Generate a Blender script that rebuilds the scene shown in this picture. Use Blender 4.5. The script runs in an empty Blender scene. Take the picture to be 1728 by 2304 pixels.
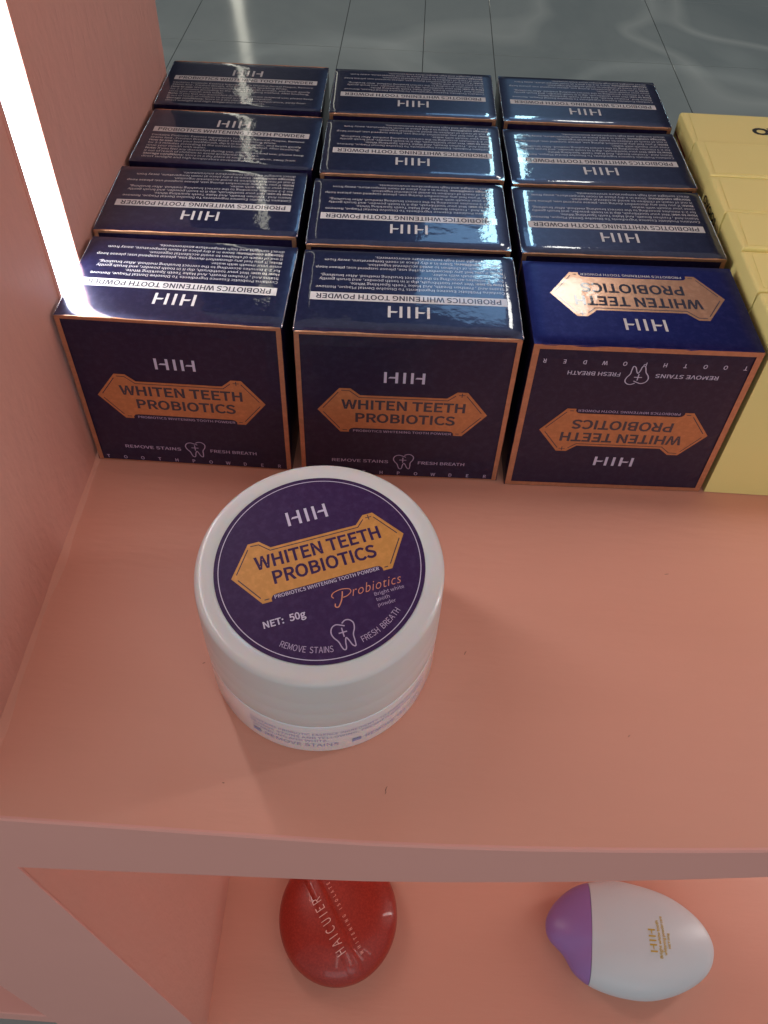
import bpy, bmesh, math, random
from mathutils import Vector, Matrix

random.seed(7)
R = math.radians
S = bpy.context.scene
COL = S.collection
MM = 0.001

# ---------------------------------------------------------------- camera
RIGHT = Vector((0.9981016635, 0.0543584061, 0.0289522531))
DOWN = Vector((0.0585415404, -0.6913469757, -0.7201473788))
FWD = Vector((-0.0191300110, 0.7204752063, -0.6932167913))
cam_d = bpy.data.cameras.new("camera")
cam = bpy.data.objects.new("camera", cam_d)
COL.objects.link(cam)
cam.matrix_world = Matrix((
    (RIGHT.x, -DOWN.x, -FWD.x, 0.1135527),
    (RIGHT.y, -DOWN.y, -FWD.y, -0.1980233),
    (RIGHT.z, -DOWN.z, -FWD.z, 0.2615899),
    (0, 0, 0, 1)))
cam_d.sensor_fit = 'VERTICAL'
cam_d.sensor_height = 36.0
cam_d.lens = 1895.32 / 2304 * 36.0
cam_d.shift_y = -(1152 - 772.31) / 2304
cam_d.clip_start = 0.01
cam_d.clip_end = 60
S.camera = cam

# ---------------------------------------------------------------- view and room light
S.view_settings.view_transform = 'Standard'
S.view_settings.look = 'None'
S.view_settings.exposure = 0.0
S.view_settings.gamma = 1.0
W = bpy.data.worlds.new("World")
S.world = W
W.use_nodes = True
wn = W.node_tree.nodes
bg = wn["Background"]
bg.inputs[0].default_value = (1.0, 0.95, 0.93, 1)
bg.inputs[1].default_value = 0.33


def area(name, loc, target, sx, sy, power, color):
    d = bpy.data.lights.new(name, 'AREA')
    d.shape = 'RECTANGLE'
    d.size, d.size_y, d.energy, d.color = sx, sy, power, color
    o = bpy.data.objects.new(name, d)
    COL.objects.link(o)
    o.location = loc
    o.rotation_euler = (Vector(target) - Vector(loc)).to_track_quat('-Z', 'Y').to_euler()
    return o


# shop ceiling light: soft, above and behind the photographer
for k in range(4):
    area("shop_ceiling_tube", (0.15 + 0.55 * k, -1.45 + 0.06 * k, 1.85), (0.1, 0.0, 0.0), 0.10, 1.5, 1.5, (1.0, 0.965, 0.92))
# daylight coming through the shop front, far behind the shelf (its mirror image lies on the cartons)
area("shop_window_light", (1.25, 8.0, 5.45), (0.1, 0.0, 0.05), 0.34, 1.45, 27, (0.50, 0.88, 1.0))
area("shop_window_light", (1.0, 8.0, 6.4), (0.1, 0.0, 0.05), 1.3, 0.9, 12, (0.30, 0.60, 1.0))

area("emblem_shine_light", (2.2, 8.0, 6.85), (0.16, 0.02, 0.07), 0.50, 0.60, 16, (1.0, 0.98, 0.92))  # added light for the white shine on the upside-down carton's emblem
area("front_fill", (0.5, -3.2, 0.75), (0.1, 0.0, 0.0), 2.2, 1.4, 11.5, (0.80, 0.92, 1.0))  # added cool fill for the fascia, jar side and carton fronts

# ---------------------------------------------------------------- materials
def mat(name):
    m = bpy.data.materials.new(name)
    m.use_nodes = True
    return m, m.node_tree.nodes, m.node_tree.links, m.node_tree.nodes["Principled BSDF"]


def noise(n, l, vec, scale, detail=2.0, rough=0.5, dist=0.0):
    t = n.new("ShaderNodeTexNoise")
    t.inputs["Scale"].default_value = scale
    t.inputs["Detail"].default_value = detail
    t.inputs["Roughness"].default_value = rough
    t.inputs["Distortion"].default_value = dist
    if vec is not None:
        l.new(vec, t.inputs["Vector"])
    return t


def bump(n, l, height, distance, strength=1.0, prev=None):
    b = n.new("ShaderNodeBump")
    b.inputs["Distance"].default_value = distance
    b.inputs["Strength"].default_value = strength
    l.new(height, b.inputs["Height"])
    if prev is not None:
        l.new(prev, b.inputs["Normal"])
    return b.outputs["Normal"]


def ramp(n, l, fac, c0, c1, p0=0.3, p1=0.7):
    r = n.new("ShaderNodeValToRGB")
    r.color_ramp.elements[0].color = (*c0, 1)
    r.color_ramp.elements[1].color = (*c1, 1)
    r.color_ramp.elements[0].position = p0
    r.color_ramp.elements[1].position = p1
    l.new(fac, r.inputs[0])
    return r.outputs["Color"]


def film_material(name, color, metallic, rough, coat=1.0, coat_rough=0.03, wave=0.0005, fleck=True, coat_ior=1.5, spec=0.5):
    """printed board under clear film: all layers of one carton share the same film relief"""
    m, n, l, p = mat(name)
    tc = n.new("ShaderNodeTexCoord")
    oi = n.new("ShaderNodeObjectInfo")
    sc = n.new("ShaderNodeVectorMath"); sc.operation = 'SCALE'; sc.inputs["Scale"].default_value = 23.0
    l.new(oi.outputs["Location"], sc.inputs[0])
    ad = n.new("ShaderNodeVectorMath"); ad.operation = 'ADD'
    l.new(tc.outputs["Object"], ad.inputs[0]); l.new(sc.outputs[0], ad.inputs[1])
    big = noise(n, l, ad.outputs[0], 22, 1.0, 0.4)
    mid = noise(n, l, ad.outputs[0], 160, 2.0, 0.5)
    fine = noise(n, l, ad.outputs[0], 1700, 1.0, 0.5)
    nb = bump(n, l, big.outputs["Fac"], wave)
    nb = bump(n, l, mid.outputs["Fac"], 0.00005, 1.0, nb)
    nb = bump(n, l, fine.outputs["Fac"], 0.0000045, 1.0, nb)
    l.new(nb, p.inputs["Coat Normal"])
    nb2 = bump(n, l, fine.outputs["Fac"], 0.000012, 1.0)
    l.new(nb2, p.inputs["Normal"])
    p.inputs["Metallic"].default_value = metallic
    p.inputs["Specular IOR Level"].default_value = spec
    p.inputs["Roughness"].default_value = rough
    p.inputs["Coat Weight"].default_value = coat
    p.inputs["Coat Roughness"].default_value = coat_rough
    p.inputs["Coat IOR"].default_value = coat_ior
    if fleck:
        sp = noise(n, l, ad.outputs[0], 420, 3.0, 0.65)
        c = ramp(n, l, sp.outputs["Fac"], color, tuple(min(1, q * 1.25 + 0.012) for q in color), 0.45, 0.80)
        l.new(c, p.inputs["Base Color"])
    else:
        p.inputs["Base Color"].default_value = (*color, 1)
    return m


M_NAVY = film_material("navy_foil_board", (0.010, 0.013, 0.060), 0.5, 0.30)
M_SATIN = film_material("satin_blue_foil_board", (0.010, 0.013, 0.125), 0.9, 0.42, 0.12, 0.25)
M_PLUM = film_material("dark_plum_board", (0.008, 0.0045, 0.030), 0.0, 0.4, 0.3, 0.08, 0.0004, True, 1.42, 0.3)
M_WHITEPRINT = film_material("white_print", (0.62, 0.61, 0.62), 0.0, 0.5, 0.9, 0.03, 0.0004, False)
M_GREYPRINT = film_material("small_white_print", (0.66, 0.66, 0.69), 0.0, 0.5, 0.9, 0.03, 0.0004, False)
M_DARKPRINT = film_material("dark_print", (0.020, 0.018, 0.040), 0.0, 0.5, 0.9, 0.03, 0.0004, False)
M_ROSE = film_material("rose_gold_foil", (0.52, 0.26, 0.15), 0.7, 0.38, 0.3, 0.05, 0.0004, True)
M_ROSEBRIGHT = film_material("bright_rose_gold_foil", (0.60, 0.33, 0.21), 0.55, 0.22, 0.5, 0.05, 0.0007, True)
M_ORANGEFOIL = film_material("copper_foil_emblem", (0.50, 0.185, 0.07), 0.3, 0.42, 0.4, 0.06, 0.0004, True)
M_CREASE = film_material("silver_fold", (0.62, 0.57, 0.60), 0.9, 0.22, 1.0, 0.05, 0.0004, False)
M_GOLDLABEL = film_material("gold_label_print", (0.52, 0.235, 0.05), 0.1, 0.5, 0.05, 0.3, 0.0003, True)
M_PURPLELABEL = film_material("purple_label_paper", (0.033, 0.010, 0.066), 0.0, 0.5, 0.0, 0.2, 0.0003, True, 1.5, 0.22)
M_LILAC = film_material("lilac_print", (0.55, 0.50, 0.66), 0.0, 0.5, 0.1, 0.3, 0.0003, False)
M_LILACDIM = film_material("dim_lilac_print", (0.42, 0.33, 0.50), 0.0, 0.5, 0.1, 0.3, 0.0003, False)
M_COPPERPRINT = film_material("copper_script_print", (0.62, 0.24, 0.15), 0.2, 0.5, 0.1, 0.3, 0.0003, False)
M_BLUEPRINT = film_material("blue_print", (0.28, 0.30, 0.52), 0.0, 0.5, 0.1, 0.3, 0.0003, False)


def painted(name, c0, c1, rough=0.55, b=0.00025, grain=(1, 1, 1)):
    m, n, l, p = mat(name)
    tc = n.new("ShaderNodeTexCoord")
    mp = n.new("ShaderNodeMapping")
    mp.inputs["Scale"].default_value = grain
    l.new(tc.outputs["Object"], mp.inputs["Vector"])
    a = noise(n, l, mp.outputs[0], 9, 4, 0.55)
    f = noise(n, l, mp.outputs[0], 260, 3, 0.6)
    g = noise(n, l, mp.outputs[0], 60, 3, 0.6)
    l.new(ramp(n, l, a.outputs["Fac"], c0, c1), p.inputs["Base Color"])
    nb = bump(n, l, g.outputs["Fac"], b)
    nb = bump(n, l, f.outputs["Fac"], b * 0.28, 1.0, nb)
    l.new(nb, p.inputs["Normal"])
    p.inputs["Roughness"].default_value = rough
    return m


M_PINK = painted("pink_painted_board", (0.68, 0.325, 0.24), (0.73, 0.35, 0.262), 0.5, 0.00022, (0.35, 1.6, 1))
M_PINKWALL = painted("pink_painted_side", (0.70, 0.345, 0.275), (0.75, 0.37, 0.30), 0.5, 0.0008, (1, 1.3, 0.5))
M_FRONT = painted("pink_matt_front", (0.73, 0.355, 0.305), (0.76, 0.37, 0.32), 0.6, 0.00006)
M_CREAM = painted("cream_yellow_card", (0.82, 0.72, 0.27), (0.86, 0.75, 0.29), 0.55, 0.00003)
M_BLACKPRINT = painted("black_print", (0.012, 0.012, 0.010), (0.016, 0.015, 0.012), 0.5, 0.00001)
M_REDPRINT = painted("dark_red_print", (0.26, 0.03, 0.01), (0.28, 0.035, 0.012), 0.5, 0.00001)
M_DUST = painted("dust", (0.16, 0.08, 0.07), (0.2, 0.1, 0.08), 0.9, 0.00001)
M_ALU = painted("strip_channel", (0.75, 0.75, 0.74), (0.8, 0.8, 0.78), 0.35, 0.00001)

m, n, l, p = mat("glossy_floor_tile"); M_TILE = m
tc = n.new("ShaderNodeTexCoord")
a = noise(n, l, tc.outputs["Object"], 1.4, 5, 0.6, 0.6)
vn = noise(n, l, tc.outputs["Object"], 1.25, 1.5, 0.4, 0.8)
vm = n.new("ShaderNodeMath"); vm.operation = 'SUBTRACT'; vm.inputs[1].default_value = 0.5
l.new(vn.outputs["Fac"], vm.inputs[0])
va = n.new("ShaderNodeMath"); va.operation = 'ABSOLUTE'
l.new(vm.outputs[0], va.inputs[0])
pale_line = ramp(n, l, va.outputs[0], (1, 1, 1), (0, 0, 0), 0.0, 0.05)  # thin pale lines mixed into the tile colour
mx = n.new("ShaderNodeMix"); mx.data_type = 'RGBA'
l.new(pale_line, mx.inputs[0])
l.new(ramp(n, l, a.outputs["Fac"], (0.28, 0.325, 0.325), (0.41, 0.45, 0.435)), mx.inputs[6])
mx.inputs[7].default_value = (0.47, 0.51, 0.49, 1)
l.new(mx.outputs[2], p.inputs["Base Color"])
w1 = noise(n, l, tc.outputs["Object"], 2.2, 1, 0.4)
l.new(bump(n, l, w1.outputs["Fac"], 0.006), p.inputs["Normal"])
p.inputs["Roughness"].default_value = 0.09
m, n, l, p = mat("dark_grout"); M_GROUT = m
p.inputs["Base Color"].default_value = (0.13, 0.135, 0.13, 1)
p.inputs["Roughness"].default_value = 0.8

m, n, l, p = mat("frosted_white_plastic"); M_JAR = m
p.inputs["Coat Weight"].default_value = 0.4
p.inputs["Coat Roughness"].default_value = 0.12
p.inputs["Base Color"].default_value = (0.63, 0.635, 0.64, 1)
p.inputs["Roughness"].default_value = 0.36
p.inputs["Subsurface Weight"].default_value = 0.4
p.inputs["Subsurface Scale"].default_value = 0.004
m, n, l, p = mat("clear_jar_wall"); M_JARWALL = m
p.inputs["Base Color"].default_value = (0.80, 0.79, 0.83, 1)
p.inputs["Roughness"].default_value = 0.14
p.inputs["Subsurface Weight"].default_value = 0.5
p.inputs["Subsurface Scale"].default_value = 0.006
p.inputs["Coat Weight"].default_value = 0.6
p.inputs["Coat Roughness"].default_value = 0.08

m, n, l, p = mat("red_gloss_plastic"); M_RED = m
tc = n.new("ShaderNodeTexCoord")
a = noise(n, l, tc.outputs["Object"], 900, 2, 0.6)
l.new(ramp(n, l, a.outputs["Fac"], (0.30, 0.013, 0.005), (0.44, 0.030, 0.015), 0.4, 0.75), p.inputs["Base Color"])
p.inputs["Roughness"].default_value = 0.42
p.inputs["Coat Weight"].default_value = 0.35
p.inputs["Coat Roughness"].default_value = 0.04
m, n, l, p = mat("silver_pink_print"); M_REDTEXT = m
p.inputs["Base Color"].default_value = (0.85, 0.50, 0.45, 1)
p.inputs["Roughness"].default_value = 0.4
m, n, l, p = mat("faint_red_print"); M_REDTEXT2 = m
p.inputs["Base Color"].default_value = (0.80, 0.33, 0.27, 1)
p.inputs["Roughness"].default_value = 0.5
m, n, l, p = mat("satin_white_plastic"); M_EGG = m
p.inputs["Base Color"].default_value = (0.60, 0.645, 0.69, 1)
p.inputs["Roughness"].default_value = 0.38
m, n, l, p = mat("purple_plastic"); M_CAP = m
p.inputs["Base Color"].default_value = (0.30, 0.16, 0.43, 1)
p.inputs["Roughness"].default_value = 0.34
m, n, l, p = mat("gold_print"); M_GOLD = m
p.inputs["Base Color"].default_value = (0.55, 0.38, 0.05, 1)
p.inputs["Roughness"].default_value = 0.45


def emitter(name, color, strength):
    m, n, l, p = mat(name)
    p.inputs["Base Color"].default_value = (0.8, 0.8, 0.8, 1)
    p.inputs["Emission Color"].default_value = (*color, 1)
    p.inputs["Emission Strength"].default_value = strength
    return m


M_LED = emitter("lit_strip_diffuser", (0.97, 0.99, 1.0), 19.0)
M_LED2 = emitter("lit_strip_other", (0.97, 0.99, 1.0), 21.0)
M_LED3 = emitter("lit_strip_low", (1.0, 0.97, 0.93), 12.5)
M_LINE = emitter("lit_column_lamp", (1.0, 0.97, 0.80), 3.0)
M_RING = emitter("arc_ring_glow", (0.95, 1.0, 0.92), 0.9)

# ---------------------------------------------------------------- mesh helpers (millimetres in, metres out)
def mesh(name, verts, faces, material=None, smooth=False):
    me = bpy.data.meshes.new(name)
    me.from_pydata([(x * MM, y * MM, z * MM) for x, y, z in verts], [], faces)
    me.update()
    if material:
        me.materials.append(material)
    if smooth:
        for q in me.polygons:
            q.use_smooth = True
    return me


def obj(name, me, parent=None, kind=None, label=None):
    o = bpy.data.objects.new(name, me)
    COL.objects.link(o)
    if parent is not None:
        o.parent = parent
    if kind:
        o["kind"] = kind
    if label:
        o["label"] = label
    return o


def thing(o, label, cat, group=None):
    o["label"] = label
    o["category"] = cat
    if group:
        o["group"] = group
    return o


def empty(name, loc, rz=0.0):
    o = bpy.data.objects.new(name, None)
    o.empty_display_size = 0.02
    COL.objects.link(o)
    o.location = Vector(loc) * MM
    o.rotation_euler = (0, 0, R(rz))
    return o


def box_bm(x0, x1, y0, y1, z0, z1, bevel=0.0, seg=2):
    bm = bmesh.new()
    vs = [bm.verts.new((x * MM, y * MM, z * MM)) for x in (x0, x1) for y in (y0, y1) for z in (z0, z1)]
    for f in ((0, 1, 3, 2), (4, 6, 7, 5), (0, 4, 5, 1), (2, 3, 7, 6), (0, 2, 6, 4), (1, 5, 7, 3)):
        bm.faces.new([vs[i] for i in f])
    if bevel:
        bmesh.ops.bevel(bm, geom=bm.edges[:], offset=bevel * MM, segments=seg, profile=0.5, affect='EDGES')
    bmesh.ops.recalc_face_normals(bm, faces=bm.faces[:])
    return bm


def from_bm(name, bm, material, smooth=False):
    me = bpy.data.meshes.new(name)
    bm.to_mesh(me)
    bm.free()
    me.materials.append(material)
    if smooth:
        for q in me.polygons:
            q.use_smooth = True
    return me


def box_mesh(name, ext, material, bevel=0.0, seg=2):
    return from_bm(name, box_bm(*ext, bevel, seg), material)


FONT = None
try:        # lettering in the sans serif that ships with Blender; the built-in one if it is not there
    FONT = bpy.data.fonts.load(bpy.utils.system_resource('DATAFILES', path="fonts") + "/Noto Sans CJK Regular.woff2")
except Exception:
    FONT = None

# flat print: a list of (verts2d, faces) pieces, placed on a face by a mapping (u, v) -> (x, y, z)
_glyph = {}


def text2d(s, bold=0.0, space=1.0, shear=0.0):
    house = FONT and not shear and bold < 0.03
    if house:
        bold = min(bold, 0.011)
    key = (s, bold, space, shear)
    if key in _glyph:
        return _glyph[key]
    cu = bpy.data.curves.new("print", 'FONT')
    cu.body = s
    cu.size = 1.0
    if house:
        cu.font = FONT
    cu.offset = bold
    cu.space_character = space
    cu.shear = shear
    cu.resolution_u = 3
    cu.fill_mode = 'FRONT'
    o = bpy.data.objects.new("print", cu)
    COL.objects.link(o)
    dg = bpy.context.evaluated_depsgraph_get()
    me = bpy.data.meshes.new_from_object(o.evaluated_get(dg))
    vs = [(v.co.x, v.co.y) for v in me.vertices]
    fs = [tuple(q.vertices) for q in me.polygons]
    bpy.data.objects.remove(o)
    bpy.data.curves.remove(cu)
    bpy.data.meshes.remove(me)
    _glyph[key] = (vs, fs)
    return vs, fs


CAP = 0.727   # cap height of the built-in font at size 1


def capheight():
    vs, _ = text2d("H")
    return max(v[1] for v in vs)


CAP0 = max(v[1] for v in text2d('H', 0.03)[0]) - 0.03
CAP = capheight()


def line(s, x0, x1, y, cap, bold=0.0, space=1.0, shear=0.0):
    """text with left end x0, right end x1, base line y, capital height cap (mm)"""
    vs, fs = text2d(s, bold, space, shear)
    a = min(v[0] for v in vs)
    b = max(v[0] for v in vs)
    kx = (x1 - x0) / (b - a)
    ky = cap / (CAP if (FONT and not shear and bold < 0.03) else CAP0)
    return [(x0 + (v[0] - a) * kx, y + v[1] * ky) for v in vs], fs


def text_width(s, cap, bold=0.0):
    vs, _ = text2d(s, bold)
    return (max(v[0] for v in vs) - min(v[0] for v in vs)) * cap / CAP


def rect(x0, x1, y0, y1):
    return [(x0, y0), (x1, y0), (x1, y1), (x0, y1)], [(0, 1, 2, 3)]


def poly(pts):
    bm = bmesh.new()
    f = bm.faces.new([bm.verts.new((x, y, 0)) for x, y in pts])
    f.normal_update()
    if f.normal.z < 0:
        f.normal_flip()
    bmesh.ops.triangulate(bm, faces=[f])
    bm.verts.index_update()
    vs = [(v.co.x, v.co.y) for v in bm.verts]
    fs = [tuple(v.index for v in q.verts) for q in bm.faces]
    bm.free()
    return vs, fs


def ribbon(pts, w, closed=False):
    n_ = len(pts)
    L, Rr = [], []
    for i in range(n_):
        a = pts[i - 1] if (i > 0 or closed) else pts[i]
        b = pts[(i + 1) % n_] if (i < n_ - 1 or closed) else pts[i]
        c = pts[i]
        d1 = Vector((c[0] - a[0], c[1] - a[1]))
        d2 = Vector((b[0] - c[0], b[1] - c[1]))
        d1 = d1.normalized() if d1.length > 1e-9 else d2.normalized()
        d2 = d2.normalized() if d2.length > 1e-9 else d1
        t = (d1 + d2)
        t = t.normalized() if t.length > 1e-6 else d1
        nn = Vector((-t.y, t.x))
        k = 1.0 / max(0.75, nn.dot(Vector((-d1.y, d1.x))))
        L.append((c[0] + nn.x * w * 0.5 * k, c[1] + nn.y * w * 0.5 * k))
        Rr.append((c[0] - nn.x * w * 0.5 * k, c[1] - nn.y * w * 0.5 * k))
    vs = L + Rr
    m_ = n_ if closed else n_ - 1
    fs = [(n_ + i, n_ + (i + 1) % n_, (i + 1) % n_, i) for i in range(m_)]
    return vs, fs


def spline(pts, k=5, closed=False):
    out = []
    n_ = len(pts)
    m_ = n_ if closed else n_ - 1
    for i in range(m_):
        p0 = pts[(i - 1) % n_] if (closed or i > 0) else pts[i]
        p1 = pts[i]
        p2 = pts[(i + 1) % n_]
        p3 = pts[(i + 2) % n_] if (closed or i + 2 < n_) else p2
        for j in range(k):
            t = j / k
            out.append(tuple(0.5 * ((2 * p1[q]) + (-p0[q] + p2[q]) * t + (2 * p0[q] - 5 * p1[q] + 4 * p2[q] - p3[q]) * t * t
                                    + (-p0[q] + 3 * p1[q] - 3 * p2[q] + p3[q]) * t ** 3) for q in (0, 1)))
    if not closed:
        out.append(tuple(pts[-1]))
    return out


def xf(piece, sx=1.0, sy=1.0, dx=0.0, dy=0.0, rot=0.0):
    c, s = math.cos(rot), math.sin(rot)
    vs, fs = piece
    o = []
    for x, y in vs:
        x, y = x * sx, y * sy
        o.append((x * c - y * s + dx, x * s + y * c + dy))
    if sx * sy < 0:
        fs = [tuple(reversed(f)) for f in fs]
    return o, fs


def join(pieces):
    V, F = [], []
    for vs, fs in pieces:
        b = len(V)
        V += vs
        F += [tuple(i + b for i in f) for f in fs]
    return V, F


def print_mesh(name, pieces, place, material):
    V, F = join(pieces)
    return mesh(name, [place(u, v) for u, v in V], F, material)


def logo(cx, y, w, h):
    """the maker's three letter mark: stems with a slanted gap in the cross bars"""
    s = w * 0.068
    H = w * 0.345
    out = []
    for x0 in (cx - w / 2, cx + w / 2 - H):
        out.append(rect(x0, x0 + s, y, y + h))
        out.append(rect(x0 + H - s, x0 + H, y, y + h))
        g = w * 0.035
        out.append(([(x0 + s + g, y + h * 0.44), (x0 + H - s, y + h * 0.44), (x0 + H - s, y + h * 0.58),
                     (x0 + s + g * 2.2, y + h * 0.58)], [(0, 1, 2, 3)]))
    out.append(rect(cx - s / 2, cx + s / 2, y, y + h))
    return out


TOOTH = [(0.22, 0.62), (-0.1, 0.76), (-0.45, 0.86), (-0.8, 0.72), (-0.96, 0.38), (-0.86, 0.02), (-0.6, -0.32), (-0.48, -0.7),
         (-0.38, -0.92), (-0.22, -0.97), (-0.12, -0.8), (-0.08, -0.5), (0.05, -0.2), (0.2, -0.38), (0.38, -0.8), (0.6, -0.9), (0.66, -0.5),
         (0.68, -0.1), (0.9, 0.3), (0.94, 0.68), (0.7, 0.95), (0.36, 1.0), (0.06, 0.84)]


def tooth(cx, cy, w, h, lw):
    pts = spline([(cx + x * w / 2, cy + y * h / 2) for x, y in TOOTH], 4)
    c = (cx - 0.06 * w / 2, cy + 0.22 * h / 2)
    a = w * 0.17
    return [ribbon(pts, lw), rect(c[0] - a, c[0] + a, c[1] - lw / 2, c[1] + lw / 2),
            rect(c[0] - lw / 2, c[0] + lw / 2, c[1] + lw / 2, c[1] + a * 1.15),
            rect(c[0] - lw / 2, c[0] + lw / 2, c[1] - a * 1.15, c[1] - lw / 2)]


# emblem geometry, centred, 60 mm wide on the cartons
EMB = [(-30, 0.3), (-22.2, 11.7), (-18.4, 11.7), (-15.0, 8.4), (15.2, 8.4), (18.6, 11.7), (22.2, 11.7), (30, 0.3),
       (22.0, -11.4), (18.9, -11.4), (18.9, -10.3), (18.2, -9.4), (17.0, -9.1), (-17.0, -9.1), (-18.2, -9.4), (-18.9, -10.3),
       (-18.9, -11.4), (-22.0, -11.4)]


def emblem_plate(k=1.0):
    return [xf(poly(EMB), k, k)]


def emblem_lines(k=1.0, w=0.32):
    segs = [[(-21.6, 10.6), (-18.7, 10.5), (-15.4, 7.3), (15.6, 7.3), (18.2, 9.9)], [(22.0, 9.9), (27.9, 1.2)],
            [(28.0, -0.9), (21.9, -9.6)], [(20.9, -10.3), (19.6, -10.3)], [(-19.6, -10.3), (-21.2, -10.3)],
            [(-22.2, -9.4), (-28.0, -0.8)], [(-28.1, 1.2), (-22.6, 9.6)]]
    out = [xf(ribbon(s, w / k), k, k) for s in segs]
    out += [xf(rect(19.2, 21.4, 10.1, 10.4), k, k), xf(rect(20.15, 20.45, 10.4, 11.3), k, k),
            xf(rect(20.15, 20.45, 9.2, 10.1), k, k)]
    return out


def emblem_words(k=1.0):
    return [xf(line("WHITEN TEETH", -21.6, 22.0, 1.3, 4.5, 0.022), k, k),
            xf(line("PROBIOTICS", -16.6, 19.0, -5.6, 4.5, 0.022), k, k)]


def emblem_small(k=1.0):
    return [xf(line("PROBIOTICS WHITENING TOOTH POWDER", -17.4, 18.2, -11.15, 1.15, 0.004), k, k)]


def shift(pieces, dx, dy, flip=False):
    return [xf(q, -1 if flip else 1, -1 if flip else 1, dx, dy) for q in pieces]


# ---------------------------------------------------------------- the setting
# mall floor, 0.9 m below the shelf: dark joints and glossy tiles laid as pieces
floor = obj("floor", mesh("floor", [(-9000, -2500, -904), (9000, -2500, -904), (9000, 12000, -904), (-9000, 12000, -904)],
                          [(0, 1, 2, 3)], M_GROUT), kind="structure")
XJ = [-2130, -1628, -1126, -626, -126, 132, 352, 904, 1406, 1910, 2412]
YJ = [330, 830, 1330, 1830, 2330, 2830, 3330, 3830, 4330, 4830, 5330]
wm, n, l, p = mat("dim_backdrop")
a = noise(n, l, n.new("ShaderNodeTexCoord").outputs["Object"], 0.6, 3)
l.new(ramp(n, l, a.outputs["Fac"], (0.030, 0.034, 0.045), (0.060, 0.066, 0.085)), p.inputs["Base Color"])
p.inputs["Roughness"].default_value = 0.6  # unseen backdrop, added so the carton tops mirror something dark
obj("dark_backdrop", mesh("dark_backdrop", [(-9000, 9000, -900), (9000, 9000, -900), (9000, 9000, 8500), (-9000, 9000, 8500),
                                  (-9000, 9200, -900), (9000, 9200, -900), (9000, 9200, 8500), (-9000, 9200, 8500)],
                     [(0, 1, 2, 3), (7, 6, 5, 4), (0, 4, 5, 1), (1, 5, 6, 2), (2, 6, 7, 3), (3, 7, 4, 0)], wm), kind="structure")
for i in range(len(XJ) - 1):
    for j in range(len(YJ) - 1):
        g = 1.0
        me = box_mesh("tile", (XJ[i] + g, XJ[i + 1] - g, YJ[j] + g, YJ[j + 1] - g, -903.5, -900 + random.uniform(-.15, .15)),
                      M_TILE, 0.8, 1)
        obj("tile", me, floor)
bm = bmesh.new()
for (x0, x1, y0, y1) in ((-8900, -2132, -2400, 11900), (2414, 8900, -2400, 11900), (-2130, 2412, -2400, 328), (-2130, 2412, 5332, 11900)):
    nx, ny = max(1, round((x1 - x0) / 500)), max(1, round((y1 - y0) / 500))
    for i in range(nx):
        for j in range(ny):
            a0, a1 = x0 + (x1 - x0) * i / nx + 1.6, x0 + (x1 - x0) * (i + 1) / nx - 1.6
            b0, b1 = y0 + (y1 - y0) * j / ny + 1.1, y0 + (y1 - y0) * (j + 1) / ny - 1.6
            bm.faces.new([bm.verts.new((x * MM, y * MM, -0.9)) for x, y in ((a0, b0), (a1, b0), (a1, b1), (a0, b1))])
o = obj("far_tiles", from_bm("far_tiles", bm, M_TILE), floor, kind="stuff")


def hexa(name, c, material, bevel=0.0):
    """eight corners: bottom four then top four, each counter clockwise"""
    bm = bmesh.new()
    vs = [bm.verts.new((x * MM, y * MM, z * MM)) for x, y, z in c]
    for f in ((3, 2, 1, 0), (4, 5, 6, 7), (0, 1, 5, 4), (1, 2, 6, 5), (2, 3, 7, 6), (3, 0, 4, 7)):
        bm.faces.new([vs[i] for i in f])
    if bevel:
        bmesh.ops.bevel(bm, geom=bm.edges[:], offset=bevel * MM, segments=2, profile=0.5, affect='EDGES')
    return from_bm(name, bm, material)


# display cabinet: shelf boards, side panel with its front edge, fascia
cab = thing(empty("display_cabinet", (0, 0, -900)), "pink painted display cabinet with open back, two shelf boards and grey-pink front edges",
            "cabinet")


def cpart(name, me):
    o = obj(name, me, cab)
    o.location = (0, 0, 0.9)
    return o


def wx(y):
    return -1.2 - 0.016 * y


# side panel (its inner face leans slightly), with the board carried on to the left behind it
cpart("side_panel", hexa("side_panel", [(-68, -122, -40), (wx(-122), -122, -40), (wx(171), 171, -40), (-68, 171, -40),
                                         (-68, -122, 620), (wx(-122), -122, 620), (wx(171), 171, 620), (-68, 171, 620)], M_PINKWALL))
# lower part of the same side, slightly thicker
cpart("side_facing", hexa("side_facing", [(-60, -125, -899), (47.5, -125, -899), (-11, 168, -899), (-60, 168, -899),
                                           (-60, -125, -42), (0.2, -125, -42), (-2.5, 168, -42), (-60, 168, -42)], M_PINKWALL))
cpart("side_edge_strip", hexa("side_edge_strip", [(-70, -126, -900), (48, -126, -900), (48, -125.1, -900), (-70, -125.1, -900),
                                                   (-70, -126, -44), (0.5, -126, -44), (0.5, -125.1, -44), (-70, -125.1, -44)], M_FRONT, 0.2))
bm = bmesh.new()
prof = []
board = []
N = 24
for i in range(N + 1):
    x = -72 + 552 * i / N
    yf = -126.5 + max(0, x - 100) ** 1.6 * 0.0024
    zb = -48.3 + 0.095 * (x - 2) + (2.0 * math.sin((x) / 90.0) if x > 0 else 0) * 0.6
    board.append((x, yf + 1.1))
    ring = [(x, yf + 4.3, zb), (x, yf + .4, zb), (x, yf, zb + .5), (x, yf, -0.7), (x, yf + 0.5, -0.15), (x, yf + 1.1, -0.05), (x, yf + 4.3, -0.4)]
    prof.append([bm.verts.new((a * MM, b * MM, c * MM)) for a, b, c in ring])
for i in range(N):
    for j in range(7):
        bm.faces.new([prof[i][j], prof[i][(j + 1) % 7], prof[i + 1][(j + 1) % 7], prof[i + 1][j]])
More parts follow.
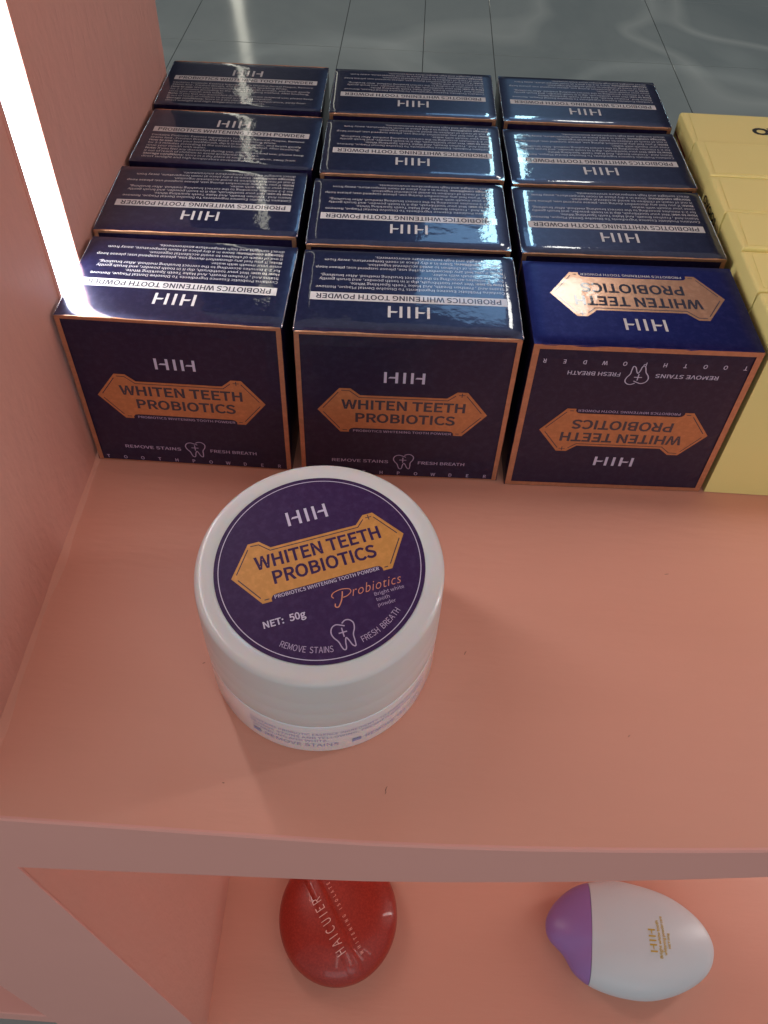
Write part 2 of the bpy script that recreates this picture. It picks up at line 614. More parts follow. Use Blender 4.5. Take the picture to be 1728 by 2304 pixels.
bm.faces.new(prof[0]); bm.faces.new(list(reversed(prof[-1])))
bmesh.ops.recalc_face_normals(bm, faces=bm.faces[:])
cpart("front_fascia", from_bm("front_fascia", bm, M_FRONT))
V = [(x, y, 0) for x, y in board] + [(480, 172, 0), (-72, 172, 0)]
nv = len(V)
V += [(x, y + 3.4, -12) for x, y, z in V[:-2]] + [(480, 172, -12), (-72, 172, -12)]
F = [tuple(range(nv)), tuple(range(2 * nv - 1, nv - 1, -1))] + [(i, i + nv, (i + 1) % nv + nv, (i + 1) % nv) for i in range(nv)]
cpart("shelf_board", mesh("shelf_board", V, F, M_PINK))
cpart("lower_shelf_board", box_mesh("lower_shelf_board", (-12, 480, -121, 171, -425, -400), M_PINK, 0.8))
cpart("neighbour_shelf_board", box_mesh("neighbour_shelf_board", (-480, -69.5, -126, 171, -392, -370), M_FRONT, 0.8))
cpart("back_panel", box_mesh("back_panel", (-480, 480, 172.5, 184, -900, -16), M_PINK, 0.5))
# thin bead of sealant in the corner where shelf and side meet
pts = [(wx(y) + 0.2 + 0.5 * math.sin(y * 0.11), y) for y in range(-120, 172, 6)]
V, F = [], []
for i, (x, y) in enumerate(pts):
    r0 = 1.5 + 0.35 * math.sin(y * 0.23)
    V += [(x - 0.6, y, r0 + .2), (x + r0 * .45, y, r0 * .5), (x + r0 + .2, y, -0.1)]
    if i:
        b = 3 * i
        F += [(b - 3, b - 2, b + 1, b), (b - 2, b - 1, b + 2, b + 1)]
cpart("sealant_bead", mesh("sealant_bead", V, F, M_PINK, True))

# light strip on the side panel
led = thing(empty("light_strip", (wx(20), 20, 3)), "glowing white vertical light strip on the pink side panel behind the front left carton", "light strip")
V, F = [], []
K = 8
for z in (0, 325):
    for i in range(K + 1):
        t = math.pi * i / K
        V.append((0.1 + 0.8 * math.sin(t), 9.0 * math.cos(t) - 0.3, z))
for i in range(K):
    F.append((i, i + 1, K + 2 + i, K + 1 + i))
F.append(tuple(range(K, -1, -1))); F.append(tuple(range(K + 1, 2 * K + 2)))
obj("diffuser", mesh("diffuser", V, F, M_LED, False), led)
for s in (-1, 1):
    y = -0.3 + s * 9.7
    obj("channel_edge", box_mesh("channel_edge", (-0.1, 1.0, y - .6, y + .6, 0, 325), M_PINKWALL, 0.15, 1), led)

cpart("upper_shelf_board", box_mesh("upper_shelf_board", (-60, 480, -126, 171, 330, 350), M_PINK, 0.8))

# right hand side of the cabinet and the strips of the other compartments, outside the picture
cpart("side_panel", box_mesh("side_panel", (480, 500, -126, 171, -900, 350), M_PINKWALL, 0.5))


def strip_mesh(h, mt):
    V, F = [], []
    for z in (0, h):
        for i in range(K + 1):
            t = math.pi * i / K
            V.append((0.1 + 0.8 * math.sin(t), 9.0 * math.cos(t) - 0.3, z))
    for i in range(K):
        F.append((i, i + 1, K + 2 + i, K + 1 + i))
    F.append(tuple(range(K, -1, -1))); F.append(tuple(range(K + 1, 2 * K + 2)))
    return mesh("light_diffuser", V, F, mt)


for x, y, z, h, rz in ((479.8, 20, 3, 322, 180), (479.8, 20, -398, 340, 180), (9.5, 20, -398, 340, 0)):
    o = cpart("light_diffuser", strip_mesh(h, M_LED3 if z < 0 else M_LED2))
    o.location = (x * MM, y * MM, 0.9 + z * MM)
    o.rotation_euler = (0, 0, R(rz))

# lamp column of the mall far behind, seen only as reflections in the tiles and film
o = obj("column_lamp", None)
bpy.data.objects.remove(o)
AZ = R(-12.25)
d0 = 8.0 * math.tan(AZ)
o = obj("column_lamp", mesh("column_lamp", [(x * 1000, y * 1000, z * 1000) for z in (-0.9, 6.9) for x, y in
        ((0.1135 + d0 * 1.0 - .042, 7.80), (0.1135 + d0 + .042, 7.80), (0.1135 + d0 + .042, 7.86), (0.1135 + d0 - .042, 7.86))],
        [(3, 2, 1, 0), (4, 5, 6, 7), (0, 1, 5, 4), (1, 2, 6, 5), (2, 3, 7, 6), (3, 0, 4, 7)], M_LINE))
thing(o, "tall thin pale lamp column far behind the shelf, reflected as a line in the floor", "lamp")


def arc_glow_ring(cx, cy, cz, r, tilt):  # unseen glowing ring, added to mirror a pale arc in the floor
    bm = bmesh.new()
    n1, n2 = 72, 6
    vs = []
    for i in range(n1):
        a = 2 * math.pi * i / n1
        row = []
        for j in range(n2):
            b = 2 * math.pi * j / n2
            q = r + 0.022 * math.cos(b)
            row.append(bm.verts.new((q * math.cos(a), q * math.sin(a), 0.022 * math.sin(b))))
        vs.append(row)
    for i in range(n1):
        for j in range(n2):
            bm.faces.new([vs[i][j], vs[(i + 1) % n1][j], vs[(i + 1) % n1][(j + 1) % n2], vs[i][(j + 1) % n2]])
    bmesh.ops.recalc_face_normals(bm, faces=bm.faces[:])
    o = obj("arc_glow_ring", from_bm("arc_glow_ring", bm, M_RING))
    o.location = (cx, cy, cz)
    o.rotation_euler = (R(tilt), 0, 0)
    return o


for (cx, cy, cz, r_, tl, lb) in ((-0.60, 6.75, 1.55, 1.10, 2, "thin glowing ring added unseen far behind the left cartons, to mirror an arc in the floor"),
                                 (2.45, 6.45, 1.50, 1.05, -3, "thin glowing ring added unseen far behind the right cartons, to mirror an arc in the floor")):
    thing(arc_glow_ring(cx, cy, cz, r_, tl), lb, "lamp", "unseen glowing rings added far behind the shelf")

# ---------------------------------------------------------------- tooth powder cartons
BW, BD, BH = 75.0, 43.16, 75.0
E1, E2, E3 = 0.035, 0.07, 0.105     # film thickness steps


def ftop(dz):
    return lambda u, v: (u, v, BH + dz)


def ffront(dy):
    return lambda u, v: (u, -dy, v)


def frame_pieces(w, x0, x1, y0, y1):
    return [rect(x0, x1, y1 - w, y1), rect(x0, x1, y0, y0 + w), rect(x0, x0 + w, y0 + w, y1 - w), rect(x1 - w, x1, y0 + w, y1 - w)]


TEXTLINES = ["Contains Probiotic Essence Ingredients To Dissolve Dental Plaque, Remove",
             "Stains And , Freshen Breath, And Make Teeth Sparkling White.",
             "How to use: Wet your toothbrush, dip it in tooth powder, and brush gently",
             "for 2-3 minutes according to the correct brushing method. After brushing,",
             "rinse your mouth with water.",
             "Note: If you feel any discomfort during use, please suspend use; please keep",
             "it out of reach of children to avoid accidental ingestion.",
             "Storage conditions: Store in a dry place at room temperature, away from",
             "direct sunlight and high temperature environments."]


def top_film(name, x0, x1, y0, y1, material, drop=0.40):
    """top panel: flat in the middle, rolling down towards its folds"""
    nx, ny = 44, 30
    V, F = [], []
    for j in range(ny + 1):
        for i in range(nx + 1):
            a, b = i / nx, j / ny
            x = x0 + (x1 - x0) * (0.5 - 0.5 * math.cos(math.pi * a))
            y = y0 + (y1 - y0) * (0.5 - 0.5 * math.cos(math.pi * b))
            f = 0.0
            for d_, reach in ((x - x0, 5.0), (x1 - x, 5.0), (y - y0, 4.2), (y1 - y, 3.2)):
                f += max(0.0, 1 - d_ / reach) ** 2
            V.append((x, y, BH + E1 - drop * min(1.0, f)))
    for j in range(ny):
        for i in range(nx):
            a = j * (nx + 1) + i
            F.append((a, a + 1, a + nx + 2, a + nx + 1))
    return mesh(name, V, F, material, True)


def carton_body(jitter=0.35, dent=False):
    bm = box_bm(0, BW, 0, BD, 0, BH - 0.42)
    es = [e for e in bm.edges]
    bmesh.ops.subdivide_edges(bm, edges=es, cuts=11, use_grid_fill=True)
    rnd = random.Random(5)
    bm.normal_update()
    for v in bm.verts:
        x, y, z = v.co / MM
        onx = x < .01 or x > BW - .01
        ony = y < .01 or y > BD - .01
        onz = z < .01 or z > BH - .43
        if onx + ony + onz >= 2:       # soft, slightly uneven folds
            c = Vector((BW / 2, BD / 2, BH / 2)) * MM
            d = (c - v.co)
            k = rnd.uniform(0.10, 0.10 + jitter) * MM
            v.co.x += math.copysign(k, d.x) if onx and z > .5 else 0
            v.co.y += math.copysign(k, d.y) if ony and z > .5 else 0
            v.co.z += math.copysign(k * .7, d.z) if onz and z > .5 else 0
        if dent and x > BW - 9 and z < 9:
            t = (1 - z / 9) * (1 - (BW - x) / 9)
            v.co.x -= 2.6 * t * MM
    return bm


def make_carton(dent=False):
    t = empty("tooth_powder_carton", (0, 0, 0))
    body = obj("carton", from_bm("carton", carton_body(dent=dent), M_PLUM), t)
    return t, body


def fold_strip(name, pts_list, material, parent):
    V, F = [], []
    for (a, b, w, nrm) in pts_list:
        pass


def edge_tube(a, b, r, seed, n_=22, sides=6):
    """thin uneven roll of folded foil along one edge of the carton"""
    rnd = random.Random(seed)
    a, b = Vector(a), Vector(b)
    d = (b - a).normalized()
    u = d.orthogonal().normalized()
    w = d.cross(u)
    V, F = [], []
    for i in range(n_ + 1):
        c = a.lerp(b, i / n_)
        k = r * rnd.uniform(0.75, 1.2) if 0 < i < n_ else r * .6
        off = u * rnd.uniform(-.08, .08) + w * rnd.uniform(-.08, .08)
        for j in range(sides):
            q = 2 * math.pi * j / sides
            p_ = c + off + (u * math.cos(q) + w * math.sin(q)) * k
            V.append(tuple(p_))
        if i:
            for j in range(sides):
                F.append(((i - 1) * sides + j, (i - 1) * sides + (j + 1) % sides, i * sides + (j + 1) % sides, i * sides + j))
    F.append(tuple(range(sides - 1, -1, -1)))
    F.append(tuple(range(n_ * sides, (n_ + 1) * sides)))
    return V, F


def join3(lst):
    V, F = [], []
    for vs, fs in lst:
        b = len(V)
        V += vs
        F += [tuple(i + b for i in f) for f in fs]
    return V, F


# ---- kind A: small print on the top, emblem on the front
A, bodyA = make_carton()
T180 = lambda u, v: (BW - u, v)       # noqa
# top panel, its print reads from behind (towards the back of the shelf)
top = obj("top_panel", top_film("top_panel", 0.25, BW - 0.25, 0.2, BD - 0.2, M_NAVY), A)


def back_read(pieces):
    """pieces laid out upright, origin at the lower left -> turned half round on the top panel"""
    return [xf(q, -1, -1, BW, BD) for q in pieces]


obj("brand_lettering", print_mesh("brand_lettering", back_read(logo(37.4, BD - 13.5, 14.0, 5.6)), ftop(E2), M_WHITEPRINT), top)
bar = obj("title_bar", print_mesh("title_bar", back_read([rect(4.2, 70.8, BD - 19.5, BD - 15.5)]), ftop(E2), M_WHITEPRINT), top)
obj("title_lettering", print_mesh("title_lettering", back_read([line("PROBIOTICS WHITENING TOOTH POWDER", 6.2, 68.9, BD - 18.7, 2.35, 0.008)]),
                                  ftop(E3), M_DARKPRINT), top)
rows = []
yb = BD - 22.9
ref = text_width(TEXTLINES[5], 1.45)
for i, s in enumerate(TEXTLINES):
    wdt = text_width(s, 1.45) / ref * 65.6
    rows.append(line(s, 4.6, 4.6 + wdt, yb - 2.12 * i, 1.25, 0.0))
for i, word in ((2, "How to use:"), (5, "Note:"), (7, "Storage conditions:")):
    wdt = text_width(word, 1.45) / ref * 65.6
    vs, fs = line(word, 4.6, 4.6 + wdt, yb - 2.12 * i, 1.24, 0.008)
    rows.append((vs, fs))
bold = rows[-3:]
obj("instruction_lettering", print_mesh("instruction_lettering", back_read(rows[:-3]), ftop(E2), M_GREYPRINT), top)
obj("heading_lettering", print_mesh("heading_lettering", back_read(bold), ftop(E2 + .02), M_WHITEPRINT), top)
# front panel
dv = -4.2
fr = obj("gold_edging", print_mesh("gold_edging", [rect(.35, BW - .35, BH - 1.5, BH - .4), rect(.35, BW - .35, .2, .75), rect(.35, 2.0, .75, BH - 1.5), rect(BW - 2.0, BW - .35, .75, BH - 1.5)], ffront(0.12), M_ROSE), A)
emb = obj("emblem", print_mesh("emblem", shift(emblem_plate(), 37.2, 41.2 + dv), ffront(0.12), M_ORANGEFOIL), A)
obj("emblem_lines", print_mesh("emblem_lines", shift(emblem_lines(), 37.2, 41.2 + dv), ffront(0.16), M_DARKPRINT), emb)
obj("emblem_lettering", print_mesh("emblem_lettering", shift(emblem_words(), 37.2, 41.2 + dv), ffront(0.16), M_DARKPRINT), emb)
obj("emblem_small_lettering", print_mesh("emblem_small_lettering", shift(emblem_small(), 37.2, 41.2 + dv), ffront(0.12), M_LILACDIM), emb)
obj("brand_lettering", print_mesh("brand_lettering", logo(37.2, 56.3 + dv, 14.0, 5.3), ffront(0.12), M_LILAC), A)
obj("slogan_lettering", print_mesh("slogan_lettering", [line("REMOVE STAINS", 11.9, 33.1, 12.4 + dv, 1.65, 0.005),
                                   line("FRESH BREATH", 44.3, 61.8, 12.4 + dv, 1.65, 0.005)], ffront(0.12), M_LILACDIM), A)
obj("tooth_symbol", print_mesh("tooth_symbol", tooth(38.8, 13.5 + dv, 7.8, 9.0, 0.36), ffront(0.12), M_LILACDIM), A)
spaced = []
for i, ch in enumerate("TOOTHPOWDER"):
    w_ = text_width(ch, 1.6)
    cx = 4.2 + (70.2 - 4.2) * i / 10
    spaced.append(line(ch, cx - w_ / 2, cx + w_ / 2, 5.7 + dv, 1.75, 0.008))
obj("product_lettering", print_mesh("product_lettering", spaced, ffront(0.16), M_LILACDIM), A)
V, F = join3([edge_tube((0.6, 0.2, BH - .52), (BW - .6, 0.2, BH - .52), 0.36, 1)])
obj("front_fold", mesh("front_fold", V, F, M_ROSE, True), A)
for k, x in enumerate((.15, BW - .15)):
    V, F = edge_tube((x, 0.6, BH - .5), (x, BD - .6, BH - .5), 0.24, 2 + k)
    obj("side_fold", mesh("side_fold", V, F, M_CREASE, True), A)

# ---- kind B: upside down carton, emblem on top as well
B, bodyB = make_carton(dent=True)
topB = obj("top_panel", top_film("top_panel", 0.25, BW - 0.25, 0.2, BD - 0.2, M_SATIN), B)
embT = obj("emblem", print_mesh("emblem", shift(emblem_plate(), 38.2, 25.6, True), ftop(E2), M_ROSEBRIGHT), B)
obj("emblem_lines", print_mesh("emblem_lines", shift(emblem_lines(), 38.2, 25.6, True), ftop(E3), M_DARKPRINT), embT)
obj("emblem_lettering", print_mesh("emblem_lettering", shift(emblem_words(), 38.2, 25.6, True), ftop(E3), M_DARKPRINT), embT)
obj("emblem_small_lettering", print_mesh("emblem_small_lettering", shift(emblem_small(), 38.2, 25.6, True), ftop(E2), M_WHITEPRINT), embT)
obj("brand_lettering", print_mesh("brand_lettering", shift(logo(0, -2.8, 14.0, 5.6), 38.2, 10.7, True), ftop(E2), M_WHITEPRINT), topB)
frB = obj("gold_edging", print_mesh("gold_edging", frame_pieces(2.1, 0.25, BW - .25, 0.2, BH - 0.25), ffront(0.12), M_ROSE), B)
up = lambda pieces: [xf(q, -1, -1, BW, BH) for q in pieces]
embF = obj("emblem", print_mesh("emblem", up(shift(emblem_plate(), 36.6, 41.9)), ffront(0.12), M_ORANGEFOIL), B)
obj("emblem_lines", print_mesh("emblem_lines", up(shift(emblem_lines(), 36.6, 41.9)), ffront(0.16), M_DARKPRINT), embF)
obj("emblem_lettering", print_mesh("emblem_lettering", up(shift(emblem_words(), 36.6, 41.9)), ffront(0.16), M_DARKPRINT), embF)
obj("emblem_small_lettering", print_mesh("emblem_small_lettering", up(shift(emblem_small(), 36.6, 41.9)), ffront(0.12), M_LILACDIM), embF)
obj("brand_lettering", print_mesh("brand_lettering", up(logo(36.6, 56.2, 14.4, 5.0)), ffront(0.12), M_LILAC), B)
obj("slogan_lettering", print_mesh("slogan_lettering", up([line("REMOVE STAINS", 11.7, 32.6, 11.9, 1.75, 0.005),
                                   line("FRESH BREATH", 44.3, 61.8, 11.9, 1.75, 0.005)]), ffront(0.12), M_LILAC), B)
obj("tooth_symbol", print_mesh("tooth_symbol", up(tooth(38.4, 12.8, 7.8, 9.0, 0.36)), ffront(0.12), M_LILAC), B)
obj("product_lettering", print_mesh("product_lettering", up([xf(q, 1, 1, 0, 1.1 - dv) for q in spaced]), ffront(0.12), M_LILAC), B)
V, F = join3([edge_tube((0.6, 0.2, BH - .52), (BW - .6, 0.2, BH - .52), 0.34, 11)])
obj("front_fold", mesh("front_fold", V, F, M_SATIN, True), B)


def copy_tree(o, parent=None):
    c = o.copy()
    COL.objects.link(c)
    if parent is not None:
        c.parent = parent
    for ch in o.children:
        copy_tree(ch, c)
    return c


POSES = [[0.0, 0.0, 0.0], [78.56, -0.8, 1.58], [156.41, -0.2, 1.6], [-1.3, 46.79, 1.61], [77.07, 45.48, 1.72],
         [155.6, 47.3, 2.16], [-1.02, 93.77, 0.08], [76.94, 92.59, 1.35], [154.67, 92.29, 2.74], [-2.63, 140.79, 0.9],
         [75.75, 141.44, 1.28], [153.62, 142.47, 1.22]]
LABELS = [
    "navy carton at the front left, beside the glowing strip, orange emblem on its front",
    "navy carton in the middle of the front row, right behind the white jar",
    "upside-down blue carton at the front right, with a second emblem on its top",
    "navy carton directly behind the front left one, small print upside down",
    "navy carton directly behind the middle front one, cyan glare along its right edge",
    "navy carton directly behind the upside-down blue one, cyan glare on its left",
    "turned-round navy carton by the pink side, third from the front, print reading upright",
    "navy carton in the middle column, third from the front, bright right front corner",
    "navy carton in the right column, third from the front, beside the yellow boxes",
    "turned-round navy carton at the back left corner, against the pink side panel",
    "navy carton at the back of the middle column, gold fold along its front",
    "navy carton at the back of the right column, bordering the grey floor",
]
for i, (x, y, t) in enumerate(POSES):
    if i == 0:
        c = A
    elif i == 2:
        c = B
    else:
        c = copy_tree(A)
    if i in (6, 9):      # these two stand turned round
        a = R(t)
        cx = x + BW * math.cos(a) - BD * math.sin(a)
        cy = y + BW * math.sin(a) + BD * math.cos(a)
        c.location = (cx * MM, cy * MM, 0.0003)
        c.rotation_euler = (0, 0, a + math.pi)
    else:
        c.location = (x * MM, y * MM, 0.0003)
        c.rotation_euler = (0, 0, R(t))
    thing(c, LABELS[i], "carton", "tooth powder cartons standing in a block on the shelf")

# ---------------------------------------------------------------- pale yellow boxes on the right
YB = [(2.0, 24.9), (25.2, 47.9), (48.2, 71.3), (71.6, 97.1), (97.4, 125.1), (125.5, 153.2)]
YH = [81.6, 81.4, 82.0, 81.0, 80.7, 78.6]
YX = [0.1, -0.25, 0.2, -0.3, 0.15, -0.1]
YL = ["pale yellow box at the front of the yellow row, its whole front face showing",
      "pale yellow box second from the front in the yellow row",
      "pale yellow box third from the front in the yellow row",
      "pale yellow box with black side lettering, fourth from the front in its row",
      "pale yellow box second from the back in the yellow row",
      "pale yellow box at the back of its row, black letter O on its top"]
for i, ((y0, y1), h, dx) in enumerate(zip(YB, YH, YX)):
    t = thing(empty("yellow_box", (233 + dx, y0, 0.3)), YL[i], "box", "pale yellow boxes standing in a row on the shelf")
    d = y1 - y0
    # folded card: top face dips a little behind its front fold, side flap let in under the top
    V, F = [], []
    xs = [0.0, 0.2, 0.9, 60, 120]
    sec = [(0.0, h - .5), (0.2, h - .12), (.6, h), (d * .45, h - 0.35), (d - .9, h - .6), (d - .3, h - .8), (d, h - 1.3)]
    n_s = len(sec)
    for k, x in enumerate(xs):
        dz = (-0.9, -0.3, 0, 0, 0)[k]
        for (yy, zz) in sec:
            V.append((x, yy, zz + dz))
    for k in range(len(xs) - 1):
        for j in range(n_s - 1):
            b = k * n_s + j
            F.append((b, b + n_s, b + n_s + 1, b + 1))
    nb = len(V)
    V += [(0, 0, 0), (120, 0, 0), (120, d, 0), (0, d, 0)]
    F += [tuple([nb, nb + 1] + [k * n_s for k in range(len(xs) - 1, -1, -1)]),
          tuple([nb + 2, nb + 3] + [k * n_s + n_s - 1 for k in range(len(xs))]),
          tuple([nb + 3, nb] + list(range(n_s))),
          tuple([nb + 1, nb + 2] + [(len(xs) - 1) * n_s + j for j in range(n_s - 1, -1, -1)]),
          (nb + 3, nb + 2, nb + 1, nb)]
    obj("card_sleeve", mesh("card_sleeve", V, F, M_CREAM), t)
    # raised closing flap of the top, its left end set in from the side
    V = [(2.1, 1.4, h + .02), (118, 1.4, h + .02), (118, d - 1.6, h - .6), (3.4, d - 1.6, h - .6),
         (2.1, 1.4, h + .12), (118, 1.4, h + .12), (118, d - 1.6, h - .5), (3.4, d - 1.6, h - .5)]
    obj("top_flap", hexa("top_flap", V, M_CREAM, 0.12), t)
    sl = lambda dxx: (lambda u, v: (-dxx, u, v))
    if i == 3:
        # reads from the back towards the front on the left side
        lt = line("OVOOS", 0, 18.5, 0, 3.1, 0.03, 1.05)
        obj("side_lettering", print_mesh("side_lettering", [xf(lt, -1, 1, 23.2, 70.3)], sl(0.05), M_BLACKPRINT), t)
    if i == 5:
        obj("side_stripe", print_mesh("side_stripe", [rect(4.5, 26.5, 68.0, 69.3)], sl(0.05), M_REDPRINT), t)
        lt = line("OV", 0, 13.6, 0, 5.4, 0.05)
        obj("top_lettering", print_mesh("top_lettering", [xf(lt, 1, 1, 28.0, 10.0)],
                                        lambda u, v: (u, v, h + .18 - (v - 1.4) * 0.6 / (d - 3) + .02), M_BLACKPRINT), t)

# ---------------------------------------------------------------- the jar
JX, JY = 94.11, -66.9
jar = thing(empty("powder_jar", (JX, JY, 0.2)), "round white jar with a purple and gold label on its lid, before the cartons", "jar")


def lathe(name, prof, material, seg=128, close=True):
    V, F = [], []
    for r, z in prof:
        for k in range(seg):
            a = 2 * math.pi * k / seg
            V.append((r * math.cos(a), r * math.sin(a), z))
    for i in range(len(prof) - 1):
        for k in range(seg):
            F.append((i * seg + k, i * seg + (k + 1) % seg, (i + 1) * seg + (k + 1) % seg, (i + 1) * seg + k))
    if close:
        F.append(tuple(range(seg - 1, -1, -1)))
        F.append(tuple(range((len(prof) - 1) * seg, len(prof) * seg)))
    return mesh(name, V, F, material, True)


def arc(cx, cz, r, a0, a1, n_=6):
    return [(cx + r * math.cos(R(a0 + (a1 - a0) * i / n_)), cz + r * math.sin(R(a0 + (a1 - a0) * i / n_))) for i in range(n_ + 1)]


obj("jar_body", lathe("jar_body", [(30, 0), (34.6, 0)] + arc(34.6, 1.6, 1.6, -90, 0, 5) + [(36.3, 17.6)] + arc(36.0, 18.3, 0.3, 0, 90, 3) + [(33, 18.6), (20, 18.6)],
                      M_JARWALL), jar)
lid = obj("lid", lathe("lid", [(20, 18.9), (36.05, 18.9)] + arc(36.05, 19.2, .3, -90, 0, 3) + [(36.35, 26.4), (36.31, 26.9), (36.31, 27.3), (36.37, 27.8),
                       (36.37, 33.6), (36.33, 34.1), (36.33, 34.5), (36.37, 35.0), (36.3, 42.0)] + arc(34.6, 43.75, 1.65, 0, 90, 8) + [(31.4, 45.4), (31.0, 45.15), (5, 45.15)],
                       M_JAR), jar)
LZ = 45.2
ROT = R(21.3)


def jl(dz):
    c, s = math.cos(ROT), math.sin(ROT)
    return lambda u, v: (u * c - v * s, u * s + v * c, LZ + dz)


seg = 128
disc = ([(30.6 * math.cos(2 * math.pi * k / seg), 30.6 * math.sin(2 * math.pi * k / seg)) for k in range(seg)], [tuple(range(seg))])
lab = obj("lid_label", print_mesh("lid_label", [disc], jl(0.05), M_PURPLELABEL), jar)
circ = [(29.3 * math.cos(2 * math.pi * k / 160), 29.3 * math.sin(2 * math.pi * k / 160)) for k in range(160)]
KJ = 52.0 / 60
obj("label_ring", print_mesh("label_ring", [ribbon(circ, 0.24, True)], jl(0.09), M_LILAC), lab)
obj("brand_lettering", print_mesh("brand_lettering", logo(0.4, 14.9, 12.4, 4.9), jl(0.09), M_LILAC), lab)
obj("emblem", print_mesh("emblem", shift(emblem_plate(KJ), 0.45, 2.1), jl(0.09), M_GOLDLABEL), lab)
obj("emblem_lines", print_mesh("emblem_lines", shift(emblem_lines(KJ, 0.3), 0.45, 2.1), jl(0.13), M_DARKPRINT), lab)
obj("emblem_lettering", print_mesh("emblem_lettering", [line("WHITEN TEETH", -18.2, 19.7, 3.05, 4.05, 0.026),
    line("PROBIOTICS", -14.1, 16.7, -2.65, 4.0, 0.026)], jl(0.13), M_PURPLELABEL), lab)
obj("emblem_small_lettering", print_mesh("emblem_small_lettering", [line("PROBIOTICS WHITENING TOOTH POWDER", -15.0, 15.8, -7.2, 1.1, 0.004)],
    jl(0.09), M_LILAC), lab)
# hand written word
script = []
Pst = spline([(3.6, -10.6), (3.2, -11.9), (2.4, -13.6), (1.3, -14.9), (0.5, -14.6), (0.7, -13.7)], 5)
Ptop = spline([(0.7, -12.0), (0.3, -11.2), (1.2, -10.3), (3.4, -9.9), (5.6, -10.4), (5.9, -11.4), (4.6, -12.3), (3.3, -12.5)], 5)
script += [ribbon(Pst, 0.34), ribbon(Ptop, 0.26)]
script.append(line("robiotics", 6.0, 20.9, -12.9, 3.0, -0.010, 1.12, 0.45))
obj("script_lettering", print_mesh("script_lettering", script[:1] + script[2:], jl(0.09), M_COPPERPRINT), lab)
obj("script_loop", print_mesh("script_loop", script[1:2], jl(0.12), M_COPPERPRINT), lab)
obj("side_note_lettering", print_mesh("side_note_lettering", [line("Bright white", 12.0, 20.8, -14.7, 1.05), line("tooth", 12.0, 15.9, -16.4, 1.05),
    line("powder", 12.0, 17.2, -18.1, 1.05)], jl(0.09), M_LILACDIM), lab)
obj("weight_lettering", print_mesh("weight_lettering", [line("NET:", -19.9, -14.2, -15.1, 1.9, 0.01), line("50g", -12.6, -8.0, -15.1, 2.0, 0.01)],
    jl(0.09), M_LILAC), lab)


def arc_text(s, a0, a1, r, cap, bold=0.0):
    ws = [text_width(ch, cap, bold) if ch != " " else cap * .45 for ch in s]
    gap = cap * 0.16
    tot = sum(ws) + gap * (len(s) - 1)
    span = R(a1 - a0) * r
    k = span / tot
    out, pos = [], 0.0
    for ch, w_ in zip(s, ws):
        if ch != " ":
            mid = (pos + w_ / 2) * k
            a = R(a0) + mid / r
            g_ = line(ch, -w_ * k / 2, w_ * k / 2, 0, cap, bold)
            out.append(xf(g_, 1, 1, r * math.cos(a), r * math.sin(a), a + math.pi / 2))
        pos += w_ + gap
    return out


obj("slogan_lettering", print_mesh("slogan_lettering", arc_text("REMOVE STAINS", 231.2, 262.6, 27.3, 1.75, 0.0) +
    arc_text("FRESH BREATH", 280.2, 309.8, 27.3, 1.75, 0.0), jl(0.09), M_LILACDIM), lab)
obj("tooth_symbol", print_mesh("tooth_symbol", tooth(0.55, -23.4, 7.0, 8.3, 0.34), jl(0.09), M_LILACDIM), lab)

# blue print running round the jar body
def wrap(r):
    def f(u, v):
        a = R(-119) + u / 36.45
        return (r * math.cos(a), r * math.sin(a), v)
    return f


def fine_cut(piece):
    return piece


jb = [line("CONTAINS PROBIOTIC ESSENCE INGREDIENTS TO DISSOLVE PLAQUE", 0, 58, 13.1, 1.3),
      line("REMOVE STAINS AND YELLOWING, FRESHEN BREATH, MAKE", 0, 58, 10.8, 1.3),
      line("SPARKLING AND WHITE.", 0.5, 24, 8.5, 1.3),
      line("REMOVE STAINS", 4.6, 27, 5.2, 1.9), rect(0.6, 3.2, 5.2, 7.0),
      line("REMOVE YELLOW", 35.2, 56, 5.2, 1.9), rect(31.0, 33.8, 5.2, 7.0)]
obj("body_lettering", print_mesh("body_lettering", jb, wrap(36.36), M_BLUEPRINT), jar)

# ---------------------------------------------------------------- red round case on the lower shelf
red = thing(empty("red_case", (95.2, -62.0, -399.7)), "shiny red round case with silver lettering on the lower shelf", "case")
RR = 38.2
body_p = [(22, 0)] + [(RR * math.cos(R(a)) ** 0.62, 14 + 14 * math.sin(R(a))) for a in range(-80, 0, 8)] + \
         [(RR * math.cos(R(a)) ** 0.55, 14 + 15.5 * math.sin(R(a))) for a in range(0, 89, 5)]
body_p[0] = (20, 0.0)
obj("case_body", lathe("case_body", body_p, M_RED, 96), red)
TD = Vector((80.3 - 100.1, -57.7 + 86.1, 0)).normalized()       # reading direction of the name
PD = Vector((-TD.y, TD.x, 0))


def dome(d2):
    q = max(0.0, min(0.9999, d2 / RR))
    c = q ** (1 / 0.55)
    return 14 + 15.5 * math.sqrt(max(0, 1 - c * c))


def red_place(ox, oy, dz):
    def f(u, v):
        p_ = Vector((ox, oy, 0)) + TD * u - PD * (-v)
        x, y = p_.x, p_.y
        return (x, y, dome(math.hypot(x, y)) + dz)
    return f


